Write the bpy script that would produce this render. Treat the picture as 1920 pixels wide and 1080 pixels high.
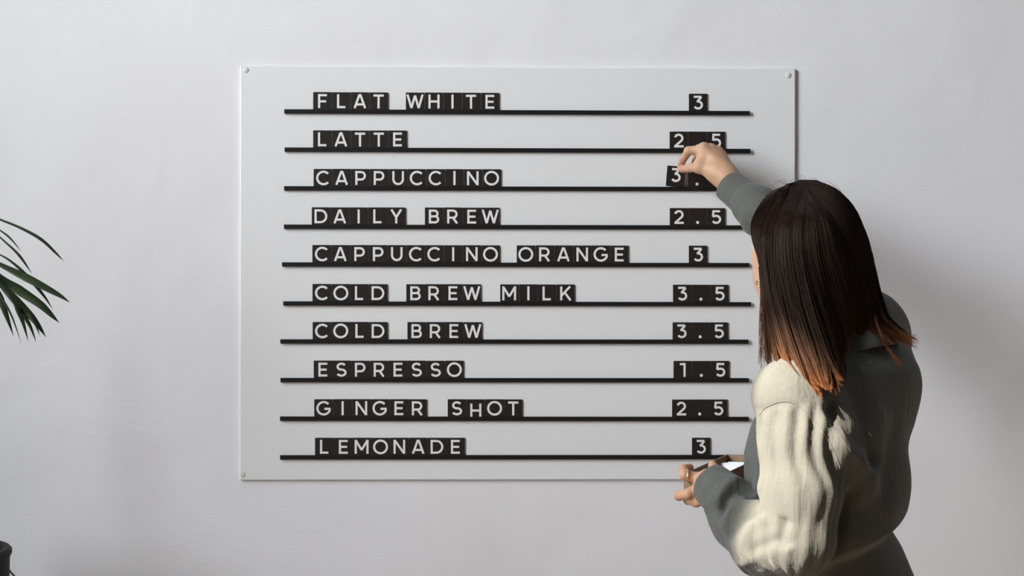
import bpy, math, random
import numpy as np
from mathutils import Vector, Matrix, noise
from mathutils.bvhtree import BVHTree

random.seed(7)
rng = np.random.default_rng(7)
for o in list(bpy.data.objects):
    bpy.data.objects.remove(o)
scene = bpy.context.scene
C = scene.collection

# ------------------------------------------------------------------ camera
CAM = np.array([-0.06375, -2.82, 1.47345])
YAW = -0.02222
F = 2800.0
cd = bpy.data.cameras.new('camera')
cd.sensor_width = 36.0
cd.lens = 36.0 * F / 1920.0
cd.clip_start = 0.05
cam = bpy.data.objects.new('camera', cd)
C.objects.link(cam)
cam.location = CAM
cam.rotation_euler = (math.pi / 2, -0.00168, YAW)
scene.camera = cam
CAMR = np.array(cam.rotation_euler.to_matrix())

# ------------------------------------------------------------------ world, sun, lamps, exposure
w = bpy.data.worlds.new('world')
scene.world = w
w.use_nodes = True
w.node_tree.nodes['Background'].inputs[0].default_value = (0.80, 0.88, 1.0, 1)
w.node_tree.nodes['Background'].inputs[1].default_value = 0.35

SUN_AZ, SUN_EL = math.radians(62), math.radians(39.5)
sun_dir = Vector((math.sin(SUN_AZ) * math.cos(SUN_EL), math.cos(SUN_AZ) * math.cos(SUN_EL), -math.sin(SUN_EL)))
sd = bpy.data.lights.new('sun', 'SUN')
sd.energy = 22.5
sd.color = (1.0, 0.85, 0.71)
sd.angle = math.radians(0.5)
sun = bpy.data.objects.new('sun', sd)
C.objects.link(sun)
sun.location = (-3.5, -4.5, 4.5)
sun.rotation_euler = sun_dir.to_track_quat('-Z', 'Y').to_euler()


def area(name, loc, target, sx, sy, energy, color):
    d = bpy.data.lights.new(name, 'AREA')
    d.shape = 'RECTANGLE'
    d.size, d.size_y, d.energy, d.color = sx, sy, energy, color
    o = bpy.data.objects.new(name, d)
    C.objects.link(o)
    o.location = loc
    o.rotation_euler = (Vector(target) - Vector(loc)).to_track_quat('-Z', 'Y').to_euler()
    return o


WALL_X = -3.0
# two tall windows in the left wall: (y0, y1, z0, z1)
WINDOWS = [(-4.7, -2.488, 0.85, 4.67), (-2.38, -0.7, 0.85, 3.9)]
wd = area('window_daylight', (WALL_X + 0.05, -1.95, 2.7), (3.0, -0.2, 1.5), 2.0, 2.9, 163, (0.92, 0.96, 1.0))
wd.data.spread = math.radians(108)

vs = scene.view_settings
vs.view_transform = 'Standard'
vs.look = 'None'
vs.exposure = 0.0
vs.gamma = 1.0
vs.use_curve_mapping = False


# ------------------------------------------------------------------ helpers
def U(px, py, d):
    """the point at distance d in front of the wall that the photograph shows at (px, py)"""
    r = CAMR @ np.array([(px - 960) / F, (540 - py) / F, -1.0])
    t = (-d - CAM[1]) / r[1]
    return CAM + r * t


def link(o, parent=None):
    C.objects.link(o)
    if parent is not None:
        o.parent = parent
    return o


def tag(o, label=None, cat=None, group=None, kind=None):
    if label: o['label'] = label
    if cat: o['category'] = cat
    if group: o['group'] = group
    if kind: o['kind'] = kind
    return o


def empty(name, loc):
    o = bpy.data.objects.new(name, None)
    o.location = loc
    o.empty_display_size = 0.05
    return link(o)


def mesh_obj(name, verts, faces, mat, parent=None, smooth=False, origin=None):
    me = bpy.data.meshes.new(name)
    v = np.asarray(verts, float)
    if origin is not None:
        v = v - np.asarray(origin, float)
    me.from_pydata(v.tolist() if len(v) < 60000 else v, [], faces if isinstance(faces, list) else faces.tolist())
    me.update()
    if smooth:
        me.polygons.foreach_set('use_smooth', np.ones(len(me.polygons), bool))
    me.materials.append(mat)
    return link(bpy.data.objects.new(name, me), parent)


class MB:
    """collects boxes, tubes and lofts into one mesh"""
    def __init__(self):
        self.v, self.f = [], []

    def add(self, v, f):
        n = len(self.v)
        self.v += [tuple(p) for p in v]
        self.f += [tuple(i + n for i in q) for q in f]

    def box(self, a, b):
        (x0, y0, z0), (x1, y1, z1) = a, b
        v = [(x0, y0, z0), (x1, y0, z0), (x1, y1, z0), (x0, y1, z0), (x0, y0, z1), (x1, y0, z1), (x1, y1, z1), (x0, y1, z1)]
        self.add(v, [(0, 3, 2, 1), (4, 5, 6, 7), (0, 1, 5, 4), (1, 2, 6, 5), (2, 3, 7, 6), (3, 0, 4, 7)])

    def tube(self, pts, rad, n=8, caps=True):
        pts = [np.asarray(p, float) for p in pts]
        if not hasattr(rad, '__len__'):
            rad = [rad] * len(pts)
        v, f = [], []
        ref = np.array([0.13, 0.27, 0.95])
        for i, p in enumerate(pts):
            t = pts[min(i + 1, len(pts) - 1)] - pts[max(i - 1, 0)]
            t /= np.linalg.norm(t) + 1e-12
            a = np.cross(t, ref)
            if np.linalg.norm(a) < 0.2:
                a = np.cross(t, np.array([1.0, 0, 0]))
            a /= np.linalg.norm(a)
            b = np.cross(t, a)
            for k in range(n):
                q = 2 * math.pi * k / n
                v.append(p + rad[i] * (math.cos(q) * a + math.sin(q) * b))
        for i in range(len(pts) - 1):
            for k in range(n):
                k2 = (k + 1) % n
                f.append((i * n + k, (i + 1) * n + k, (i + 1) * n + k2, i * n + k2))
        if caps:
            f.append(tuple(range(n)))
            f.append(tuple((len(pts) - 1) * n + k for k in reversed(range(n))))
        self.add(v, f)

    def lathe(self, prof, c, n=40):
        v, f = [], []
        for r, z in prof:
            for k in range(n):
                a = 2 * math.pi * k / n
                v.append((c[0] + r * math.cos(a), c[1] + r * math.sin(a), c[2] + z))
        for i in range(len(prof) - 1):
            for k in range(n):
                k2 = (k + 1) % n
                f.append((i * n + k, i * n + k2, (i + 1) * n + k2, (i + 1) * n + k))
        f.append(tuple(reversed(range(n))))
        f.append(tuple((len(prof) - 1) * n + k for k in range(n)))
        self.add(v, f)

    def build(self, name, mat, parent=None, smooth=False, bevel=0, origin=None):
        o = mesh_obj(name, self.v, self.f, mat, parent, smooth, origin)
        if bevel:
            m = o.modifiers.new('bevel', 'BEVEL')
            m.width, m.segments, m.limit_method = bevel, 2, 'ANGLE'
        return o


def catmull(P, n):
    P = np.asarray(P, float)
    Q = np.vstack([2 * P[0] - P[1], P, 2 * P[-1] - P[-2]])
    u = np.linspace(0, len(P) - 1 - 1e-9, n)
    i = u.astype(int)
    t = (u - i)[:, None]
    a, b, c, d = Q[i], Q[i + 1], Q[i + 2], Q[i + 3]
    return 0.5 * (2 * b + (c - a) * t + (2 * a - 5 * b + 4 * c - d) * t ** 2 + (3 * b - a - 3 * c + d) * t ** 3)


def sstep(a, b, x):
    t = np.clip((x - a) / (b - a), 0, 1)
    return t * t * (3 - 2 * t)


# ---- signed distance fields, meshed with surface nets
class Field:
    def __init__(self, lo, hi, h):
        self.lo = np.asarray(lo, float)
        self.h = h
        self.n = np.ceil((np.asarray(hi, float) - self.lo) / h).astype(int) + 1
        self.f = np.full(self.n, 1.0, np.float32)

    def sub(self, lo, hi):
        a = np.clip(np.floor((lo - self.lo) / self.h).astype(int), 0, self.n)
        b = np.clip(np.ceil((hi - self.lo) / self.h).astype(int) + 1, 0, self.n)
        sl = tuple(slice(a[i], b[i]) for i in range(3))
        ax = [self.lo[i] + self.h * np.arange(a[i], b[i]) for i in range(3)]
        return sl, ax[0][:, None, None], ax[1][None, :, None], ax[2][None, None, :]

    def put(self, fn, lo, hi, k=0.0, op='u'):
        m = 1.2 * k + 3 * self.h
        sl, X, Y, Z = self.sub(np.asarray(lo) - m, np.asarray(hi) + m)
        if 0 in self.f[sl].shape:
            return
        d = fn(X, Y, Z)
        g = self.f[sl]
        if op == 'u':
            if k > 0:
                e = np.clip(k - np.abs(g - d), 0, None) / k
                self.f[sl] = np.minimum(g, d) - e * e * k * 0.25
            else:
                self.f[sl] = np.minimum(g, d)
        else:
            d = -d
            if k > 0:
                e = np.clip(k - np.abs(g - d), 0, None) / k
                self.f[sl] = np.maximum(g, d) + e * e * k * 0.25
            else:
                self.f[sl] = np.maximum(g, d)

    def cone(self, a, b, r1, r2, k=0.0, op='u'):
        a, b = np.asarray(a, float), np.asarray(b, float)
        ba = b - a
        bb = ba @ ba + 1e-12

        def fn(X, Y, Z):
            px, py, pz = X - a[0], Y - a[1], Z - a[2]
            t = np.clip((px * ba[0] + py * ba[1] + pz * ba[2]) / bb, 0, 1)
            return np.sqrt((px - ba[0] * t) ** 2 + (py - ba[1] * t) ** 2 + (pz - ba[2] * t) ** 2) - (r1 + (r2 - r1) * t)
        r = max(r1, r2)
        self.put(fn, np.minimum(a, b) - r, np.maximum(a, b) + r, k, op)

    def chain(self, pts, rads, k=0.0, op='u', kk=None):
        for i in range(len(pts) - 1):
            self.cone(pts[i], pts[i + 1], rads[i], rads[i + 1], k if i == 0 or kk is None else kk, op)

    def ellipsoid(self, c, r, M=None, k=0.0, op='u'):
        c, r = np.asarray(c, float), np.asarray(r, float)
        M = np.eye(3) if M is None else np.asarray(M)      # rows: local axes

        def fn(X, Y, Z):
            px, py, pz = X - c[0], Y - c[1], Z - c[2]
            q = [(px * M[i, 0] + py * M[i, 1] + pz * M[i, 2]) for i in range(3)]
            k0 = np.sqrt(sum((q[i] / r[i]) ** 2 for i in range(3)))
            k1 = np.sqrt(sum((q[i] / r[i] ** 2) ** 2 for i in range(3))) + 1e-9
            return k0 * (k0 - 1) / k1
        R = r.max()
        self.put(fn, c - R, c + R, k, op)

    def mesh(self):
        f, h = self.f, self.h
        s = f < 0
        nx, ny, nz = f.shape
        cs = np.zeros((nx - 1, ny - 1, nz - 1), np.uint8)
        corners = [(i, j, k) for i in (0, 1) for j in (0, 1) for k in (0, 1)]
        for i, j, k in corners:
            cs += s[i:nx - 1 + i, j:ny - 1 + j, k:nz - 1 + k]
        cell = np.argwhere((cs > 0) & (cs < 8))
        idx = np.full(cs.shape, -1, np.int64)
        idx[cell[:, 0], cell[:, 1], cell[:, 2]] = np.arange(len(cell))
        pos = np.zeros((len(cell), 3))
        cnt = np.zeros(len(cell))
        for a in corners:
            for ax in range(3):
                if a[ax]:
                    continue
                b = list(a); b[ax] = 1
                fa = f[cell[:, 0] + a[0], cell[:, 1] + a[1], cell[:, 2] + a[2]].astype(float)
                fb = f[cell[:, 0] + b[0], cell[:, 1] + b[1], cell[:, 2] + b[2]].astype(float)
                m = (fa < 0) != (fb < 0)
                t = fa[m] / (fa[m] - fb[m])
                p = np.tile(np.array(a, float), (m.sum(), 1))
                p[:, ax] = t
                pos[m] += p
                cnt[m] += 1
        V = self.lo + h * (cell + pos / cnt[:, None])
        faces = []
        for ax in range(3):
            o1, o2 = (ax + 1) % 3, (ax + 2) % 3
            sa = [slice(None)] * 3; sb = [slice(None)] * 3
            sa[ax] = slice(0, -1); sb[ax] = slice(1, None)
            A, B = s[tuple(sa)], s[tuple(sb)]
            e = np.argwhere(A != B)
            e = e[(e[:, o1] > 0) & (e[:, o2] > 0) & (e[:, o1] < f.shape[o1] - 1) & (e[:, o2] < f.shape[o2] - 1)]
            inside_first = A[e[:, 0], e[:, 1], e[:, 2]]
            q = []
            for d1, d2 in ((-1, -1), (0, -1), (0, 0), (-1, 0)):
                c = e.copy()
                c[:, o1] += d1; c[:, o2] += d2
                q.append(idx[c[:, 0], c[:, 1], c[:, 2]])
            q = np.stack(q, 1)
            q[~inside_first] = q[~inside_first][:, ::-1]
            faces.append(q)
        return V, np.vstack(faces)


def vnormals(V, Fq):
    n = np.cross(V[Fq[:, 2]] - V[Fq[:, 0]], V[Fq[:, 3]] - V[Fq[:, 1]])
    N = np.zeros_like(V)
    for k in range(4):
        np.add.at(N, Fq[:, k], n)
    return N / (np.linalg.norm(N, axis=1)[:, None] + 1e-12)


def relax(V, Fq, it=2, lam=0.5):
    E = np.vstack([Fq[:, [0, 1]], Fq[:, [1, 2]], Fq[:, [2, 3]], Fq[:, [3, 0]]])
    E = np.vstack([E, E[:, ::-1]])
    deg = np.bincount(E[:, 0], minlength=len(V))[:, None]
    for _ in range(it):
        S = np.stack([np.bincount(E[:, 0], V[E[:, 1], c], len(V)) for c in range(3)], 1)
        V = V + lam * (S / deg - V)
    return V


def vnoise(P, seed=0.0):
    return np.array([noise.noise(Vector((p[0] + seed, p[1] - seed, p[2] + 2 * seed))) for p in P])


# ------------------------------------------------------------------ materials
def mat(name, col, rough=0.6, spec=0.5, **kw):
    m = bpy.data.materials.new(name)
    m.use_nodes = True
    b = m.node_tree.nodes['Principled BSDF']
    b.inputs['Base Color'].default_value = (*col, 1)
    b.inputs['Roughness'].default_value = rough
    b.inputs['Specular IOR Level'].default_value = spec
    for k, v in kw.items():
        b.inputs[k.replace('_', ' ')].default_value = v
    return m, m.node_tree, b


def nd(nt, typ, **kw):
    n = nt.nodes.new(typ)
    for k, v in kw.items():
        if k[0].isdigit():
            n.inputs[int(k[1:] if k[0] == '_' else k)].default_value = v
        else:
            setattr(n, k, v)
    return n


def noise_node(nt, vec, scale, detail=4, rough=0.5, dist=0.0):
    n = nt.nodes.new('ShaderNodeTexNoise')
    n.inputs['Scale'].default_value = scale
    n.inputs['Detail'].default_value = detail
    n.inputs['Roughness'].default_value = rough
    n.inputs['Distortion'].default_value = dist
    if vec is not None:
        nt.links.new(vec, n.inputs['Vector'])
    return n


def ramp(nt, fac, stops):
    r = nt.nodes.new('ShaderNodeValToRGB')
    while len(r.color_ramp.elements) < len(stops):
        r.color_ramp.elements.new(0.5)
    for e, (p, c) in zip(r.color_ramp.elements, stops):
        e.position = p
        e.color = (*c, 1) if hasattr(c, '__len__') else (c, c, c, 1)
    nt.links.new(fac, r.inputs[0])
    return r


def bump(nt, b, height, strength, dist, prev=None):
    n = nt.nodes.new('ShaderNodeBump')
    n.inputs['Strength'].default_value = strength
    n.inputs['Distance'].default_value = dist
    nt.links.new(height, n.inputs['Height'])
    if prev is not None:
        nt.links.new(prev.outputs[0], n.inputs['Normal'])
    nt.links.new(n.outputs[0], b.inputs['Normal'])
    return n


def mapped(nt, scale=(1, 1, 1), coord='Object', rot=(0, 0, 0)):
    t = nt.nodes.new('ShaderNodeTexCoord')
    m = nt.nodes.new('ShaderNodeMapping')
    m.inputs['Scale'].default_value = scale
    m.inputs['Rotation'].default_value = rot
    nt.links.new(t.outputs[coord], m.inputs[0])
    return m.outputs[0]


# plaster wall: white paint with trowel marks, a few scuffs
M_wall, nt, b = mat('white_plaster', (0.8, 0.8, 0.81), 0.75, 0.25)
v = mapped(nt)
st = noise_node(nt, v, 1.6, 5, 0.6, 0.4)
cr = ramp(nt, st.outputs[0], [(0.3, (0.775, 0.765, 0.765)), (0.55, (0.81, 0.81, 0.825)), (0.75, (0.80, 0.805, 0.83))])
nt.links.new(cr.outputs[0], b.inputs['Base Color'])
b1 = bump(nt, b, noise_node(nt, v, 5, 4, 0.55, 0.8).outputs[0], 0.22, 0.02)
b2 = bump(nt, b, noise_node(nt, mapped(nt, (26, 26, 60), rot=(0, 0.6, 0)), 1, 3, 0.5, 1.2).outputs[0], 0.11, 0.004, b1)

# rougher, lumpier rendering towards the plant's end of the wall
sx = nt.nodes.new('ShaderNodeSeparateXYZ')
tcn = nt.nodes.new('ShaderNodeTexCoord'); nt.links.new(tcn.outputs['Object'], sx.inputs[0])
mr = nt.nodes.new('ShaderNodeMapRange')
mr.inputs['From Min'].default_value = -0.6; mr.inputs['From Max'].default_value = -1.0
nt.links.new(sx.outputs['X'], mr.inputs['Value'])
lum = ramp(nt, noise_node(nt, mapped(nt, (55, 55, 75), rot=(0, -0.5, 0)), 1, 4, 0.6, 0.8).outputs[0], [(0.45, 0.0), (0.75, 1.0)])
mm = nt.nodes.new('ShaderNodeMath'); mm.operation = 'MULTIPLY'
nt.links.new(mr.outputs[0], mm.inputs[0]); nt.links.new(lum.outputs[0], mm.inputs[1])
bump(nt, b, mm.outputs[0], 0.12, 0.004, b2)
M_plain, nt, b = mat('painted_wall', (0.13, 0.128, 0.125), 0.9, 0.2)
M_side, nt, b = mat('pale_wall_paint', (0.28, 0.28, 0.285), 0.9, 0.2)
M_ceiling, nt, b = mat('ceiling_paint', (0.40, 0.40, 0.41), 0.9, 0.2)
M_floor, nt, b = mat('wood_floor', (0.2, 0.13, 0.08), 0.5, 0.4)
v = mapped(nt, (1, 9, 1))
cr = ramp(nt, noise_node(nt, v, 3, 6, 0.6, 0.5).outputs[0], [(0.3, (0.07, 0.05, 0.036)), (0.7, (0.14, 0.10, 0.07))])
nt.links.new(cr.outputs[0], b.inputs['Base Color'])
M_frame, nt, b = mat('window_frame_paint', (0.7, 0.7, 0.7), 0.5, 0.4)

M_panel, nt, b = mat('white_acrylic', (0.80, 0.805, 0.805), 0.42, 0.4)
M_rail, nt, b = mat('black_rail', (0.011, 0.010, 0.0095), 0.38, 0.45)
M_tile, nt, b = mat('black_tile', (0.017, 0.0128, 0.0105), 0.42, 0.5)
bump(nt, b, noise_node(nt, mapped(nt), 700, 2).outputs[0], 0.05, 0.0004)
M_letter, nt, b = mat('white_print', (0.80, 0.80, 0.79), 0.5, 0.3)
M_screw, nt, b = mat('screw_cap', (0.70, 0.70, 0.70), 0.4, 0.5)

M_leaf, nt, b = mat('palm_leaf', (0.03, 0.05, 0.018), 0.45, 0.4)
cr = ramp(nt, noise_node(nt, mapped(nt, (30, 30, 30)), 1, 3).outputs[0], [(0.35, (0.017, 0.03, 0.013)), (0.7, (0.04, 0.065, 0.02))])
nt.links.new(cr.outputs[0], b.inputs['Base Color'])
M_stem, nt, b = mat('palm_stem', (0.06, 0.08, 0.03), 0.5, 0.4)
M_pot, nt, b = mat('black_pot', (0.006, 0.0055, 0.0055), 0.6, 0.25)
M_soil, nt, b = mat('soil', (0.03, 0.02, 0.014), 0.95, 0.2)
cr = ramp(nt, noise_node(nt, mapped(nt), 60, 4).outputs[0], [(0.3, (0.015, 0.01, 0.007)), (0.7, (0.05, 0.035, 0.025))])
nt.links.new(cr.outputs[0], b.inputs['Base Color'])
M_cable, nt, b = mat('cable', (0.014, 0.014, 0.013), 0.5, 0.4)

M_skin, nt, b = mat('skin', (0.50, 0.29, 0.19), 0.5, 0.4)
b.inputs['Subsurface Weight'].default_value = 0.12
b.inputs['Subsurface Radius'].default_value = (0.008, 0.003, 0.0015)
b.inputs['Subsurface Scale'].default_value = 0.5
at = nt.nodes.new('ShaderNodeAttribute'); at.attribute_name = 'flush'
cr = ramp(nt, at.outputs['Fac'], [(0.0, (0.58, 0.345, 0.215)), (1.0, (0.56, 0.275, 0.19))])
ns = ramp(nt, noise_node(nt, mapped(nt), 45, 3).outputs[0], [(0.3, 0.9), (0.7, 1.0)])
mx = nt.nodes.new('ShaderNodeMix'); mx.data_type = 'RGBA'; mx.blend_type = 'MULTIPLY'
mx.inputs[0].default_value = 1
nt.links.new(cr.outputs[0], mx.inputs[6]); nt.links.new(ns.outputs[0], mx.inputs[7])
nt.links.new(mx.outputs[2], b.inputs['Base Color'])
bump(nt, b, noise_node(nt, mapped(nt), 420, 3).outputs[0], 0.12, 0.0006)
M_nail, nt, b = mat('nail', (0.56, 0.29, 0.24), 0.3, 0.5)
M_eye, nt, b = mat('eyeball', (0.7, 0.68, 0.65), 0.2, 0.5)
M_iris, nt, b = mat('iris', (0.04, 0.02, 0.012), 0.2, 0.5)
M_gold, nt, b = mat('pale_gold', (0.75, 0.62, 0.45), 0.25, 0.5, Metallic=1.0)

# sage linen
M_shirt, nt, b = mat('sage_linen', (0.10, 0.105, 0.092), 0.9, 0.15)
b.inputs['Sheen Weight'].default_value = 0.15
b.inputs['Sheen Roughness'].default_value = 0.5
v = mapped(nt, (320, 320, 55))
v2 = mapped(nt, (60, 60, 480))
n1 = noise_node(nt, v, 1, 3, 0.6)
n2 = noise_node(nt, v2, 1, 3, 0.6)
ad = nt.nodes.new('ShaderNodeMath'); ad.operation = 'ADD'
nt.links.new(n1.outputs[0], ad.inputs[0]); nt.links.new(n2.outputs[0], ad.inputs[1])
hf = nt.nodes.new('ShaderNodeMath'); hf.operation = 'MULTIPLY'; hf.inputs[1].default_value = 0.5
nt.links.new(ad.outputs[0], hf.inputs[0])
cr = ramp(nt, hf.outputs[0], [(0.30, (0.092, 0.097, 0.086)), (0.70, (0.110, 0.114, 0.101))])
nt.links.new(cr.outputs[0], b.inputs['Base Color'])
b1 = bump(nt, b, noise_node(nt, mapped(nt, (75, 75, 11)), 1, 4, 0.55, 0.5).outputs[0], 0.45, 0.005)
bump(nt, b, hf.outputs[0], 0.35, 0.0012, b1)
M_trouser, nt, b = mat('dark_trousers', (0.03, 0.03, 0.032), 0.9, 0.2)
M_shoe, nt, b = mat('white_shoe', (0.5, 0.49, 0.47), 0.6, 0.4)

# brown hair running to copper tips
M_hair, nt, b = mat('brown_hair', (0.02, 0.012, 0.009), 0.45, 0.12)
b.inputs['Specular Tint'].default_value = (1.0, 0.80, 0.66, 1)
at = nt.nodes.new('ShaderNodeAttribute'); at.attribute_name = 'along'
cr = ramp(nt, at.outputs['Fac'], [(0.0, (0.022, 0.0130, 0.0102)), (0.48, (0.025, 0.0140, 0.0105)), (0.74, (0.052, 0.023, 0.012)), (1.0, (0.20, 0.078, 0.029))])
at2 = nt.nodes.new('ShaderNodeAttribute'); at2.attribute_name = 'shade'
r2 = ramp(nt, at2.outputs['Fac'], [(0.0, 0.65), (1.0, 1.3)])
mx = nt.nodes.new('ShaderNodeMix'); mx.data_type = 'RGBA'; mx.blend_type = 'MULTIPLY'; mx.inputs[0].default_value = 1
nt.links.new(cr.outputs[0], mx.inputs[6]); nt.links.new(r2.outputs[0], mx.inputs[7])
nt.links.new(mx.outputs[2], b.inputs['Base Color'])

# cardboard
M_card, nt, b = mat('brown_card', (0.30, 0.19, 0.12), 0.85, 0.2)
cr = ramp(nt, noise_node(nt, mapped(nt, (40, 40, 40)), 1, 4).outputs[0], [(0.3, (0.25, 0.165, 0.11)), (0.7, (0.34, 0.225, 0.15))])
nt.links.new(cr.outputs[0], b.inputs['Base Color'])

# ------------------------------------------------------------------ the room
RX, RY, RZ = 3.2, -6.6, 4.9


def struct(name, mb, m, bevel=0):
    o = mb.build(name, m, bevel=bevel)
    return tag(o, kind='structure')


q = MB(); q.box((WALL_X, 0, 0), (RX, 0.12, RZ)); struct('wall_front', q, M_wall)
q = MB(); q.box((WALL_X - 0.12, RY - 0.12, -0.1), (RX + 0.12, 0.12, 0)); struct('floor', q, M_floor)
q = MB(); q.box((WALL_X - 0.12, RY - 0.12, RZ), (RX + 0.12, 0.12, RZ + 0.1)); struct('ceiling', q, M_ceiling)
q = MB(); q.box((RX, RY, 0), (RX + 0.12, 0.12, RZ)); struct('wall_right', q, M_side)
q = MB(); q.box((WALL_X - 0.12, RY - 0.12, 0), (RX + 0.12, RY, RZ)); struct('wall_back', q, M_plain)
q = MB()
X0, X1 = WALL_X - 0.12, WALL_X
edges = [RY] + [e for w_ in WINDOWS for e in w_[:2]] + [0.12]
for a, e in zip(edges[0::2], edges[1::2]):
    q.box((X0, a, 0), (X1, e, RZ))
for y0, y1, z0, z1 in WINDOWS:
    q.box((X0, y0, 0), (X1, y1, z0))
    q.box((X0, y0, z1), (X1, y1, RZ))
struct('wall_left', q, M_plain)
for i, (y0, y1, z0, z1) in enumerate(WINDOWS):
    q = MB()
    q.box((X0 + 0.03, y0, z0), (X0 + 0.08, y1, z0 + 0.05))
    q.box((X0 + 0.03, y0, z1 - 0.02), (X0 + 0.08, y1, z1))
    q.box((X0 + 0.03, y0, z0), (X0 + 0.08, y0 + 0.05, z1))
    q.box((X0 + 0.03, y1 - 0.02, z0), (X0 + 0.08, y1, z1))
    wo = struct('window_%d' % (i + 1), q, M_frame)
    if i == 1:                                        # unseen opaque sheet added to keep direct sun off the wall
        q = MB(); q.box((X1 - 0.02, y0 + 0.03, z0 + 0.03), (X1 - 0.016, y1 - 0.02, z1)); q.build('sun_blocker', M_frame, wo)

# ------------------------------------------------------------------ menu board
BY = 0.0065                                           # front of the panel, in front of the wall
bx0, bx1, bz1, bz0 = -0.512, 0.5345, 1.89, 1.112
board = empty('menu_board', (0.011, -0.0005, bz0))
tag(board, 'large white menu board with ten black letter rails screwed to the wall', 'menu board')
Bo = np.array([0.011, -0.0005, bz0])
q = MB(); q.box((bx0, -BY, bz0), (bx1, -0.0005, bz1))
q.build('panel', M_panel, board, bevel=0.0015, origin=Bo)
for px, py in ((461, 131.5), (1478, 141), (454.5, 890), (1486, 893)):
    p = U(px, py, BY)
    n = 20
    prof = [(0.0052, 0), (0.0052, 0.0006), (0.0046, 0.0011), (0.002, 0.0013)]
    vv, ff = [], []
    for r, y in prof:
        for k in range(n):
            a = 2 * math.pi * k / n
            vv.append((p[0] + r * math.cos(a), -BY - y, p[2] + r * math.sin(a)))
    for i in range(len(prof) - 1):
        for k in range(n):
            ff.append((i * n + k, i * n + (k + 1) % n, (i + 1) * n + (k + 1) % n, (i + 1) * n + k))
    ff.append(tuple((len(prof) - 1) * n + k for k in range(n)))
    q = MB(); q.add(vv, ff); q.build('screw', M_screw, board, smooth=True, origin=Bo)

TY = BY + 0.0027                                      # front face of a seated tile
RYF = BY + 0.0056                                     # front face of a rail
# rail ends as (x left, top left, x right, top right) measured on the rail front
ROWS = [
    ('FLAT WHITE', (533, 204.6, 1406, 208.0), [('FLAT', 587), ('WHITE', 761)], ('3', 1291.5)),
    ('LATTE', (533.5, 276.3, 1407, 279.0), [('LATTE', 587)], ('2.5', 1255.5)),
    ('CAPPUCCINO', (532.5, 348.9, 1406, 350.3), [('CAPPUCCINO', 588)], ('3.5', 1255.0)),
    ('DAILY BREW', (532.3, 420.9, 1405, 422.4), [('DAILY', 584.5), ('BREW', 796.5)], ('2.5', 1255.7)),
    ('CAPPUCCINO ORANGE', (528.7, 491.7, 1405.5, 493.0), [('CAPPUCCINO', 585.7), ('ORANGE', 969)], ('3', 1291.5)),
    ('COLD BREW MILK', (531, 564.9, 1408.3, 566.4), [('COLD', 586), ('BREW', 761.7), ('MILK', 938)], ('3.5', 1262)),
    ('COLD BREW', (525.5, 636.2, 1403.6, 636.8), [('COLD', 586), ('BREW', 763.8)], ('3.5', 1261)),
    ('ESPRESSO', (525.8, 708.8, 1404.2, 709.2), [('ESPRESSO', 588)], ('1.5', 1263)),
    ('GINGER SHOT', (525, 781.2, 1404, 781.8), [('GINGER', 589.3), ('SHOT', 839.6)], ('2.5', 1260)),
    ('LEMONADE', (525, 853.8, 1404, 853.3), [('LEMONADE', 590.7)], ('3', 1297.5)),
]
RH = 0.0080
HW = 0.078


def arc(cx, cy, rx, ry, a0, a1, n=22):
    return [(cx + rx * math.cos(math.radians(a0 + (a1 - a0) * i / n)), cy + ry * math.sin(math.radians(a0 + (a1 - a0) * i / n))) for i in range(n + 1)]


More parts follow.
